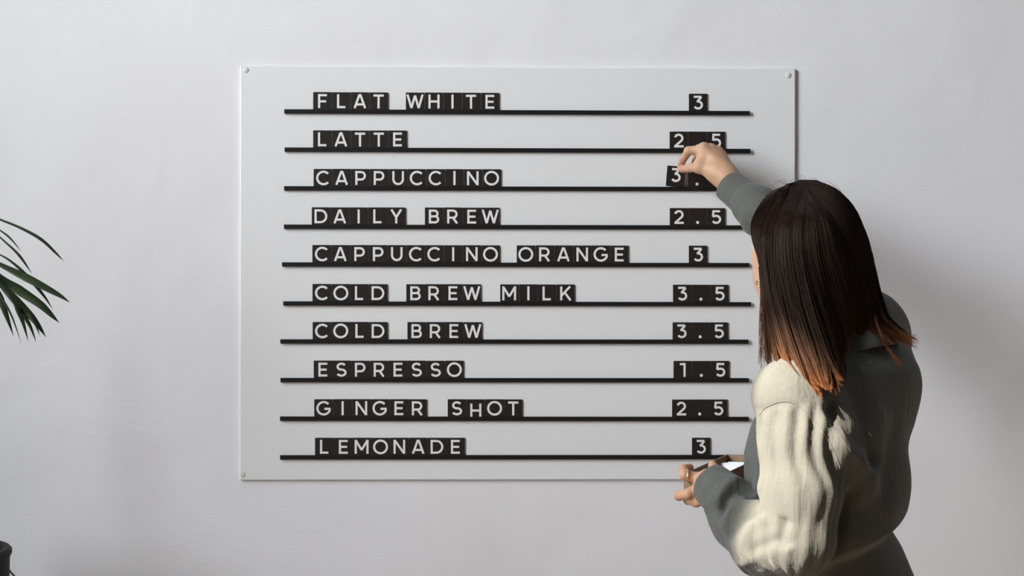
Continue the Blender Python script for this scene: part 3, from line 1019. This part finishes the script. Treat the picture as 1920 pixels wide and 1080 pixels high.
# left sleeve
ls = [U(1481, 749, .722), U(1497, 830, .740), U(1504, 920, .756), U(1496, 1010, .762)]
S.chain(ls, [0.047, 0.0505, 0.0515, 0.051], 0.022, kk=0.02)
lf = [U(1496, 1012, .762), U(1440, 1016, .712), U(1386, 977, .664), U(1364, 943, .648), U(1356, 931, .634)]
S.chain(lf, [0.051, 0.049, 0.042, 0.0370, 0.0350], 0.010, kk=0.012)
# right sleeve
S.chain([RS, RE, RE + 0.55 * (RW - RE), RE + 0.70 * (RW - RE)], [0.054, 0.047, 0.0385, 0.0345], 0.03, kk=0.02)
S.chain([U(1484, 742, .705), U(1551, 842, .737), U(1602, 897, .722)], [0.044, 0.038, 0.020], 0.03, kk=0.03)
S.chain([U(1512, 765, .712), U(1535, 845, .737)], [0.044, 0.042], 0.03)
# openings: neck and hem
S.cone(NB + (-0.005, 0.0, 0.012), NB + (-0.03, 0.01, 0.2), 0.047, 0.07, 0.004, 'd')
shV, shF = S.mesh()
shV = relax(shV, shF, 2)
del S
N = vnormals(shV, shF)


def axis_param(V, pts):
    """nearest station along a chain: t, distance, angle"""
    pts = np.array(pts)
    seg = np.linalg.norm(np.diff(pts, axis=0), axis=1)
    cum = np.concatenate([[0], np.cumsum(seg)])
    best = np.full(len(V), 9.0); t = np.zeros(len(V)); ang = np.zeros(len(V))
    ref = np.array([0.2, -0.97, 0.1])
    for i in range(len(pts) - 1):
        ba = pts[i + 1] - pts[i]
        s_ = np.clip(((V - pts[i]) @ ba) / (ba @ ba), 0, 1)
        r = V - (pts[i] + s_[:, None] * ba)
        d = np.linalg.norm(r, axis=1)
        m = d < best
        e1 = np.cross(ba, ref); e1 /= np.linalg.norm(e1); e2 = np.cross(e1, ba / np.linalg.norm(ba))
        best = np.where(m, d, best); t = np.where(m, cum[i] + s_ * seg[i], t)
        ang = np.where(m, np.arctan2(r @ e1, r @ e2), ang)
    return t, best, ang


disp = np.zeros(len(shV))
# gathers running down from the armhole seam
t, d, an_ = axis_param(shV, ls)
near = 1 - sstep(0.058, 0.075, d)
nz = vnoise(shV * np.array([22, 22, 7]), 3.1)
nz2 = vnoise(shV * np.array([11, 11, 11]), 8.4)
win = sstep(0.015, 0.03, t) * (1 - 0.72 * sstep(0.05, 0.15, t)) * (1 - sstep(0.2, 0.27, t))
nz3 = vnoise(shV * np.array([30, 30, 9]), 5.7)
pl = np.sin(an_ * 0.05 / 0.0125 * 2 * math.pi * 0.5 + 5.0 * nz2 + 1.5 * nz)
disp += near * win * (0.0032 * pl + 0.0026 * nz) + near * (1 - win) * (0.0022 * nz3 + 0.003 * nz2)
# soft folds of the lower sleeve
t2, d2, an2 = axis_param(shV, lf)
near2 = (1 - sstep(0.056, 0.075, d2)) * sstep(0.02, 0.06, t2)
nz4 = vnoise(shV * np.array([16, 16, 16]), 12.3)
fold = 0.0
for tc_, tl_, am_, wd_ in ((0.225, 0.018, 0.0055, 0.011), (0.252, 0.012, -0.0060, 0.007), (0.170, -0.026, 0.0050, 0.014), (0.135, -0.030, -0.0050, 0.011), (0.095, 0.030, 0.0040, 0.015)):
    fold = fold + am_ * np.exp(-((t2 - tc_ - tl_ * np.sin(an2 + 0.5) - 0.012 * nz4) / wd_) ** 2)
disp += near2 * (fold + 0.0035 * nz4)
# right sleeve creases
rs_ = [RE, RE + 0.8 * (RW - RE)]
t3, d3, an3 = axis_param(shV, rs_)
near3 = (1 - sstep(0.05, 0.065, d3))
disp += near3 * (0.0014 * np.sin(t3 / 0.05 * 2 * math.pi + 1.5 * np.sin(an3) + 5 * nz2) + 0.003 * nz2)
# trunk: long soft folds, and the blousing overhang at the back
body_m = 1 - np.maximum(near, np.maximum(near2, near3))
big = vnoise(shV * np.array([7, 7, 4.0]), 1.7)
disp += body_m * (0.006 * big + 0.002 * nz)
ov = [U(1700, 892, .56), U(1688, 925, .57), U(1660, 972, .62), U(1600, 1022, .70), U(1540, 1062, .76), U(1400, 1100, .76)]
ovx = np.array([p[0] for p in ov])[::-1]; ovz = np.array([p[2] for p in ov])[::-1]
zb = np.interp(shV[:, 0], ovx, ovz)
zrel = shV[:, 2] - zb
camside = sstep(-0.3, 0.1, -(N[:, 1]) + 0.6 * N[:, 0])
disp += body_m * camside * (0.012 * np.exp(-((zrel - 0.03) / 0.05) ** 2) - 0.028 * (1 - sstep(-0.012, 0.004, zrel)) * np.exp(-np.clip(-zrel, 0, 9) / 0.25))
b0 = BVHTree.FromPolygons([Vector(p) for p in shV], shF.tolist())


def hit(bv, px, py):
    r = CAMR @ np.array([(px - 960) / F, (540 - py) / F, -1.0]); r /= np.linalg.norm(r)
    h_ = bv.ray_cast(Vector(CAM), Vector(r))[0]
    return None if h_ is None else np.array(h_)


def ridge(pix, amp, wid, ends=0.15):
    P = [hit(b0, p[0], p[1]) for p in catmull([(x, y, 0) for x, y in pix], 40)]
    P = np.array([p for p in P if p is not None])
    m = np.flatnonzero(np.linalg.norm(shV - P.mean(0), axis=1) < 0.25)
    D = np.linalg.norm(shV[m][:, None] - P[None], axis=2)
    k_ = D.argmin(1); u_ = k_ / (len(P) - 1)
    e_ = sstep(-0.001, ends, u_) * (1 - sstep(1 - ends, 1.001, u_))
    disp[m] += amp * e_ * np.exp(-(D.min(1) / wid) ** 2)


ridge([(1512, 752), (1535, 780), (1565, 810), (1598, 850), (1624, 882), (1640, 912)], 0.004, 0.009)
ridge([(1545, 745), (1580, 785), (1615, 830), (1645, 880)], -0.010, 0.017)
ridge([(1556, 842), (1572, 875), (1580, 905)], -0.004, 0.008)
ridge([(1412, 765), (1430, 768), (1465, 757), (1490, 760), (1515, 782), (1540, 812)], -0.0018, 0.004, 0.05)
ridge([(1385, 896), (1356, 922), (1341, 958)], 0.004, 0.006)
ridge([(1422, 936), (1388, 922), (1362, 936), (1346, 972)], -0.011, 0.009)
ridge([(1440, 952), (1400, 948), (1372, 964), (1352, 1000)], 0.007, 0.010)
ridge([(1435, 968), (1400, 970), (1380, 990), (1370, 1015)], -0.006, 0.008)
ridge([(1450, 968), (1415, 985), (1395, 1015), (1398, 1050)], 0.006, 0.010)
ridge([(1470, 1010), (1430, 1022), (1410, 1045)], -0.005, 0.009)
ridge([(1430, 1035), (1400, 1052), (1385, 1060)], 0.004, 0.008)
ridge([(1475, 968), (1468, 1000), (1480, 1030)], -0.006, 0.009)
ridge([(1390, 800), (1420, 860), (1428, 930)], 0.004, 0.015)
ridge([(1600, 700), (1640, 690), (1690, 700)], 0.003, 0.015)
ridge([(1660, 750), (1620, 850), (1600, 960)], 0.005, 0.022)
ridge([(1690, 760), (1665, 860), (1640, 950)], -0.004, 0.018)
shV = shV + N * disp[:, None]
shV = relax(shV, shF, 1, 0.4)
shirt = mesh_obj('shirt', shV - PO, shF, M_shirt, person, True)
bvh = BVHTree.FromPolygons([Vector(p) for p in shV], shF.tolist())


def on_shirt(px, py, off=0.0):
    r = CAMR @ np.array([(px - 960) / F, (540 - py) / F, -1.0]); r /= np.linalg.norm(r)
    h_, n_, _, _ = bvh.ray_cast(Vector(CAM), Vector(r))
    return None if h_ is None else np.array(h_) + off * np.array(n_)


def seam(pix, r, off=0.0):
    P = catmull([(x, y, 0) for x, y in pix], 60)
    pts = [on_shirt(p[0], p[1], off) for p in P]
    pts = [p - PO for p in pts if p is not None]
    q = MB(); q.tube(pts, r, 6)
    return q.build('seam', M_shirt, shirt, smooth=True)


seam([(1424, 778), (1436, 764), (1465, 753), (1490, 757), (1515, 778), (1542, 808), (1563, 845), (1577, 880)], 0.0010, -0.0003)
seam([(1510, 748), (1535, 778), (1565, 808), (1598, 848), (1624, 880), (1636, 906)], 0.0010, -0.0003)


# cuffs: short flared tubes with a hollow mouth
def cuff(p0, p1, r0, r1, name='cuff', wav=0.0, hole=0.86):
    p0, p1 = np.asarray(p0), np.asarray(p1)
    ax = (p1 - p0); L = np.linalg.norm(ax); ax = ax / L
    a = np.cross(ax, [0.1, 0.3, 0.9]); a /= np.linalg.norm(a); b_ = np.cross(ax, a)
    prof = [(0.0, r0 * 0.93), (0.03, r0), (0.25, r0 + .25 * (r1 - r0)), (0.5, (r0 + r1) / 2), (0.75, r0 + .75 * (r1 - r0)), (0.97, r1), (1.0, r1 * 0.985), (0.99, r1 - 0.0018), (0.8, r1 - 0.003), (0.3, r0 * 0.85), (0.05, r0 * 0.72)]
    n = 64
    v, f = [], []
    for u_, r in prof:
        for k in range(n):
            th = 2 * math.pi * k / n
            rr = r * (1 + wav * math.sin(3 * th + 1) + 0.5 * wav * math.sin(5 * th + 4 * u_))
            v.append(p0 + ax * L * u_ + rr * (math.cos(th) * a + math.sin(th) * b_) - PO)
    for i in range(len(prof) - 1):
        for k in range(n):
            f.append((i * n + k, i * n + (k + 1) % n, (i + 1) * n + (k + 1) % n, (i + 1) * n + k))
    return mesh_obj(name, v, f, M_shirt, shirt, True)


rd = (RW - RE) / np.linalg.norm(RW - RE)
cuff(RE + 0.64 * (RW - RE), U(1366, 349, .108), 0.0345, 0.0288, wav=0.025)
cuff(U(1369, 940, .648), U(1335, 908, .602), 0.0365, 0.0318, wav=0.03)

# collar: a turned-down band round the neck
def collar():
    n = 72
    c_ = NB + np.array([0.012, -0.008, 0.008])
    nrm = np.array([-0.18, 0.08, 1.0]); nrm /= np.linalg.norm(nrm)
    a = TL - nrm * (TL @ nrm); a /= np.linalg.norm(a); b_ = np.cross(nrm, a)
    prof = [(0.050, -0.010), (0.050, 0.010), (0.0515, 0.0145), (0.055, 0.0145), (0.0605, 0.008), (0.066, -0.004), (0.069, -0.0125), (0.0705, -0.0135), (0.071, -0.012), (0.067, -0.002), (0.0615, 0.0105), (0.056, 0.0175), (0.051, 0.0175), (0.0475, 0.013), (0.0475, -0.010)]
    v, f = [], []
    for k in range(n):
        th = 2 * math.pi * k / n
        for r, u_ in prof:
            rr = r * (1 + 0.02 * math.sin(3 * th + .4))
            v.append(c_ + rr * (math.cos(th) * a * 1.02 + math.sin(th) * b_ * 0.98) + nrm * (u_ + 0.003 * math.sin(2 * th)) - PO)
    m = len(prof)
    for k in range(n):
        for i in range(m - 1):
            f.append((k * m + i, k * m + i + 1, ((k + 1) % n) * m + i + 1, ((k + 1) % n) * m + i))
    return mesh_obj('collar', v, f, M_shirt, shirt, True)


collar()

# --- trousers and shoes (below the frame)
S = Field((PO[0] - 0.25, -0.95, 0.0), (PO[0] + 0.25, -0.3, 1.1), 0.007)
S.ellipsoid(TPV, (0.142, 0.104, 0.17), np.stack([TL, TF, [0, 0, 1]]))
legs = []
for s_, fo in ((1, 0.03), (-1, -0.03)):
    hp = TPV + s_ * 0.07 * TL + np.array([0, 0, -0.04]); kn = hp + fo * TF; kn = np.array([kn[0], kn[1], 0.47]); an = np.array([kn[0], kn[1], 0.11])
    S.chain([hp, kn, an], [0.088, 0.070, 0.060], 0.03)
    legs.append(an)
tV, tF = S.mesh()
mesh_obj('trousers', relax(tV, tF, 1) - PO, tF, M_trouser, person, True)
for an in legs:
    S = Field(np.array([an[0], an[1], 0]) - (0.22, 0.22, 0.006), np.array([an[0], an[1], 0.12]) + (0.22, 0.22, 0), 0.004)
    g = np.array([an[0], an[1], 0.0])
    S.cone(g - 0.03 * TF + (0, 0, 0.04), g + 0.14 * TF + (0, 0, 0.034), 0.040, 0.034)
    S.cone(g + (0, 0, 0.05), g + (0, 0, 0.085), 0.042, 0.042, 0.02)
    sV, sF = S.mesh()
    mesh_obj('shoe', relax(sV, sF, 1) - PO, sF, M_shoe, person, True)

# --- hair: strands laid from the parting over the head
G = [
    [(1478, 346, .50), (1440, 364, .52), (1412, 408, .545), (1410, 442, .572), (1426, 486, .602), (1431, 560, .622), (1432, 635, .635), (1435, 690, .645)],
    [(1486, 345, .53), (1443, 368, .565), (1413, 415, .60), (1414, 452, .622), (1429, 505, .640), (1435, 580, .655), (1438, 645, .668), (1447, 694, .680)],
    [(1492, 347, .55), (1450, 378, .60), (1424, 430, .635), (1427, 490, .655), (1438, 560, .675), (1455, 630, .70), (1472, 680, .730), (1490, 705, .755)],
    [(1500, 351, .58), (1462, 392, .645), (1447, 455, .672), (1453, 530, .692), (1472, 610, .722), (1496, 675, .752), (1515, 718, .770), (1530, 733, .776)],
    [(1508, 358, .605), (1485, 402, .670), (1478, 470, .690), (1490, 550, .703), (1512, 630, .735), (1532, 690, .765), (1545, 722, .776), (1552, 734, .780)],
    [(1515, 366, .625), (1505, 405, .682), (1505, 475, .697), (1520, 555, .705), (1542, 630, .730), (1558, 685, .755), (1567, 715, .768), (1572, 728, .772)],
    [(1519, 373, .640), (1528, 412, .686), (1535, 480, .697), (1552, 548, .695), (1568, 605, .698), (1576, 645, .710), (1578, 672, .722), (1576, 690, .735)],
    [(1520, 374, .638), (1550, 412, .680), (1570, 478, .690), (1588, 540, .684), (1598, 580, .676), (1602, 605, .670), (1603, 618, .668), (1603, 628, .667)],
    [(1520, 372, .632), (1566, 406, .664), (1596, 460, .670), (1614, 525, .665), (1625, 575, .660), (1634, 605, .660), (1645, 628, .662), (1662, 650, .668)],
    [(1508, 358, .605), (1580, 398, .630), (1614, 450, .633), (1632, 515, .632), (1643, 565, .636), (1658, 603, .644), (1682, 628, .652), (1708, 642, .655)],
    [(1492, 347, .55), (1585, 382, .585), (1621, 430, .585), (1637, 495, .588), (1648, 550, .600), (1662, 592, .615), (1688, 622, .628), (1716, 638, .635)],
    [(1486, 345, .53), (1578, 368, .535), (1612, 415, .53), (1626, 480, .535), (1636, 545, .55), (1650, 590, .57), (1672, 620, .585), (1695, 640, .59)],
    [(1478, 346, .50), (1560, 360, .485), (1594, 405, .478), (1604, 470, .480), (1612, 540, .49), (1620, 590, .51), (1630, 630, .53), (1640, 660, .545)],
]
GW = np.array([[U(*p) for p in g] for g in G])                   # guides x stations x 3
GS = np.stack([catmull(g, 22) for g in GW])                      # smooth
ng = len(G)
axis_pt = U(1528, 480, .58)


def strand_at(s_, dep, clump, jit):
    i = min(int(s_), ng - 2); t = s_ - i
    P = GS[i] * (1 - t) + GS[i + 1] * t
    u_ = np.linspace(0, 1, len(P))[:, None]
    inward = axis_pt - P
    inward[:, 2] *= 0.25
    inward /= np.linalg.norm(inward, axis=1)[:, None] + 1e-9
    P = P + inward * dep * sstep(0.03, 0.25, u_)
    kq = np.linalg.norm(((P - HC) @ HM.T) / (np.array([0.066, 0.090, 0.094]) + 0.017 - min(dep, 0.013)), axis=1)[:, None]
    P = np.where(kq < 1, HC + (P - HC) / np.maximum(kq, 0.3), P)
    P = P + clump * u_ ** 1.5 + jit
    return P


ns = 15000
nst = 22
sv = np.empty((ns, nst, 3)); tv = np.empty((ns, nst)); shd = np.empty(ns); rad = np.empty((ns, nst))
ncl = 260
cl_s = rng.uniform(0, ng - 1.001, ncl)
cl_off = rng.normal(0, 1, (ncl, 3)) * np.array([0.0045, 0.0045, 0.006])
cl_sh = rng.uniform(0, 1, ncl)
cl_P = np.stack([strand_at(s_, 0.004, np.zeros(3), np.zeros(3)) for s_ in cl_s])
cl_wav = rng.normal(0, 0.0045, ncl); cl_ph = rng.uniform(0, 6.28, ncl)
cl_len = rng.uniform(0.84, 1.04, ncl)
cl_dep = rng.uniform(0, 1, ncl) ** 1.4 * 0.016
for k in range(ns):
    c = rng.integers(ncl)
    s_ = np.clip(cl_s[c] + rng.normal(0, 0.10), 0, ng - 1.001)
    dep = abs(cl_dep[c] + rng.normal(0, 0.0018))
    if s_ < 1.2: dep *= 0.5
    u_ = np.linspace(0, 1, nst)[:, None]
    wob = 0.0012 * np.sin(u_ * rng.uniform(4, 9) + rng.uniform(0, 6)) * rng.normal(0, 1, 3) * u_
    P = strand_at(s_, dep, cl_off[c] + rng.normal(0, 0.0012, 3), wob)
    pc_ = cl_P[c] + cl_off[c] * u_ ** 1.5
    P = P + (pc_ - P) * (0.72 * u_ ** 2.2)
    P = P + (cl_wav[c] * u_ ** 2 * np.sin(7 * u_ + cl_ph[c])) * np.array([0.8, 0.35, 0.0])
    ln = cl_len[c] * rng.uniform(0.90, 1.0)
    if rng.random() < 0.12: ln *= rng.uniform(0.8, 0.97)
    uu = np.linspace(0, min(ln, 1.03), nst) * (nst - 1)
    i0 = np.clip(uu.astype(int), 0, nst - 2); tt_ = (uu - i0)[:, None]
    P = P[i0] * (1 - tt_) + P[i0 + 1] * tt_
    sv[k] = P
    tv[k] = np.linspace(0, ln, nst)
    shd[k] = np.clip(0.65 * cl_sh[c] + 0.35 * rng.random(), 0, 1)
    rad[k] = 0.00044 * (1 - 0.75 * np.linspace(0, 1, nst) ** 3) * rng.uniform(0.7, 1.15)
# stray wisps: in front of the left shoulder, at the crown and on the far side
extra = []
for k in range(46):
    x0 = rng.uniform(1424, 1440)
    extra.append(([(1424 + rng.uniform(-2, 4), 500, .60), (x0, 560, .63), (x0 + rng.uniform(-4, 2), 620, .64), (x0 + rng.uniform(-8, 3), 665 + rng.uniform(0, 30), .65)], .0005))
for k in range(14):
    x0 = rng.uniform(1440, 1600)
    y0 = 337 + (abs(x0 - 1520) / 80) ** 2 * 30
    extra.append(([(x0, y0 + 8, .58), (x0 - 12, y0 - rng.uniform(2, 9), .59), (x0 - rng.uniform(20, 34), y0 + rng.uniform(-8, 6), .60)], .00022))
for k in range(14):
    y0 = rng.uniform(420, 560)
    x0 = np.interp(y0, [420, 500, 560], [1620, 1636, 1650])
    extra.append(([(x0 - 6, y0 - 20, .6), (x0 + rng.uniform(4, 12), y0 + 30, .6), (x0 + rng.uniform(4, 22), y0 + 80, .61)], .00022))
for k in range(70):
    extra.append(([(1640 + rng.uniform(-8, 6), 560, .64), (1660, 602 + rng.uniform(-8, 8), .65), (1690, 626 + rng.uniform(-6, 14), .655), (1712 + rng.uniform(-8, 12), 640 + rng.uniform(-14, 16), .66)], .00045))
for k in range(30):
    extra.append(([(1630 + rng.uniform(-8, 6), 560, .60), (1648, 618 + rng.uniform(-6, 6), .685), (1668 + rng.uniform(-4, 4), 658, .69), (1688 + rng.uniform(-8, 10), 684 + rng.uniform(-8, 6), .69)], .0004))
ex = np.stack([catmull([U(*p) for p in e[0]], nst) for e in extra])
exr = np.array([e[1] for e in extra])[:, None] * np.linspace(1, 0.4, nst)
ext = np.stack([np.linspace(0.55 if e[0][0][1] > 490 else 0.1, 1.0 if e[0][0][1] > 490 else 0.4, nst) for e in extra])
sv = np.concatenate([sv, ex]); rad = np.concatenate([rad, exr]); tv = np.concatenate([tv, ext]); shd = np.concatenate([shd, rng.uniform(0.3, 0.8, len(extra))])
ns = len(sv)
T = np.gradient(sv, axis=1); T /= np.linalg.norm(T, axis=2)[..., None] + 1e-12
A = np.cross(T, np.array([0.31, 0.90, 0.29])); A /= np.linalg.norm(A, axis=2)[..., None] + 1e-12
B = np.cross(T, A)
ring = np.stack([sv + rad[..., None] * (math.cos(2 * math.pi * k / 3) * A + math.sin(2 * math.pi * k / 3) * B) for k in range(3)], 2)   # ns,nst,3,3
hv = ring.reshape(-1, 3)
base = (np.arange(ns) * nst * 3)[:, None, None] + (np.arange(nst - 1) * 3)[None, :, None]
k0 = np.arange(3)[None, None, :]; k1 = (k0 + 1) % 3
hf_ = np.stack([base + k0, base + k1, base + 3 + k1, base + 3 + k0], -1).reshape(-1, 4)
al = np.repeat(tv.reshape(-1), 3); sh_ = np.repeat(np.repeat(shd, nst), 3)
# under-layer closing the mass beneath the strands
capn = 40
S_ = np.linspace(0.5, ng - 1.001, 120)
cv = []
for s_ in S_:
    P = strand_at(s_, 0.012 if s_ > 1.2 else 0.006, np.zeros(3), np.zeros(3))
    cv.append(catmull(P[:20], capn))
cv = np.array(cv)
cb = len(hv)
ii, jj = np.meshgrid(np.arange(119), np.arange(capn - 1), indexing='ij')
cf = np.stack([cb + ii * capn + jj, cb + (ii + 1) * capn + jj, cb + (ii + 1) * capn + jj + 1, cb + ii * capn + jj + 1], -1).reshape(-1, 4)
hv = np.vstack([hv, cv.reshape(-1, 3)])
hf_ = np.vstack([hf_, cf])
al = np.concatenate([al, np.tile(np.linspace(0, 0.85, capn), 120)]); sh_ = np.concatenate([sh_, np.full(120 * capn, 0.15)])
me = bpy.data.meshes.new('hair')
hv = hv - PO
me.vertices.add(len(hv)); me.vertices.foreach_set('co', hv.astype(np.float32).ravel())
me.loops.add(hf_.size); me.loops.foreach_set('vertex_index', hf_.astype(np.int32).ravel())
me.polygons.add(len(hf_)); me.polygons.foreach_set('loop_start', np.arange(0, hf_.size, 4, dtype=np.int32))
me.polygons.foreach_set('use_smooth', np.ones(len(hf_), bool))
me.update(calc_edges=True)
me.validate()
x_ = me.attributes.new('along', 'FLOAT', 'POINT'); x_.data.foreach_set('value', al.astype(np.float32))
x_ = me.attributes.new('shade', 'FLOAT', 'POINT'); x_.data.foreach_set('value', sh_.astype(np.float32))
me.materials.append(M_hair)
hair = link(bpy.data.objects.new('hair', me), person)
tag(hair, 'long straight brown hair with copper ends')

# ------------------------------------------------------------------ card tray with spare tiles
A_ = U(1281, 888, 0.565); B_ = U(1363, 852, 0.405); C_ = U(1440, 853, 0.43)
e1 = B_ - A_; LB = np.linalg.norm(e1); e1 /= LB
e2 = C_ - B_; e2 -= e1 * (e2 @ e1); e2 /= np.linalg.norm(e2)
e3 = np.cross(e1, e2)
if e3[2] < 0: e3 = -e3
WB, HB_ = 0.062, 0.036
tray = empty('card_tray', tuple(A_ - e3 * HB_))
tag(tray, "open brown card tray of spare tiles held in the person's left hand", 'tray')
TO = A_ - e3 * HB_


def obox(mb, o, s):
    """box in tray axes: origin corner o, size s (along, across, up)"""
    v = [TO + e1 * (o[0] + i * s[0]) + e2 * (o[1] + j * s[1]) + e3 * (o[2] + k * s[2]) - TO for k in (0, 1) for i, j in ((0, 0), (1, 0), (1, 1), (0, 1))]
    mb.add(v, [(0, 3, 2, 1), (4, 5, 6, 7), (0, 1, 5, 4), (1, 2, 6, 5), (2, 3, 7, 6), (3, 0, 4, 7)])


tk = 0.0018
q = MB(); obox(q, (0, 0, 0), (LB, WB, tk)); q.build('base', M_card, tray)
for o_, s_ in (((0, 0, tk), (LB, tk, HB_ - tk)), ((0, WB - tk, tk), (LB, tk, HB_ - tk)), ((0, tk, tk), (tk, WB - 2 * tk, HB_ - tk)), ((LB - tk, tk, tk), (tk, WB - 2 * tk, HB_ - tk))):
    q = MB(); obox(q, o_, s_); q.build('side', M_card, tray)
M_spare, nt, b = mat('white_tile_back', (0.75, 0.75, 0.77), 0.45, 0.4)

# spare tiles filed across the tray, their white backs to the viewer
q = MB(); q.box((-TW / 2, 0, 0), (TW / 2, TT, 0.0385))
sp0 = q.build('letter_tile', M_spare)
sp0.modifiers.new('bevel', 'BEVEL').width = 0.0004
for k in range(16):
    sp = sp0 if k == 0 else sp0.copy()
    if k: C.objects.link(sp)
    al_ = 0.018 + k * 0.0088
    lean = rng.uniform(0.25, 0.4)
    c_ = TO + e1 * al_ + e2 * (WB / 2 + rng.uniform(-0.008, 0.008)) + e3 * (tk + 0.0006)
    up_ = e3 * math.cos(lean) + e1 * math.sin(lean)
    fw_ = np.cross(up_, e2)
    hs = 0.55 if k < 4 else (0.68 if k < 9 else 0.74)
    M_ = Matrix(np.stack([e2, fw_, up_], 1).tolist()).to_4x4()
    sp.matrix_world = Matrix.Translation(Vector(c_)) @ M_ @ Matrix.Diagonal((1, 1, hs, 1))
    tag(sp, 'white-backed spare tile standing in the row inside the card tray', 'letter tile', 'spare tiles in the card tray')
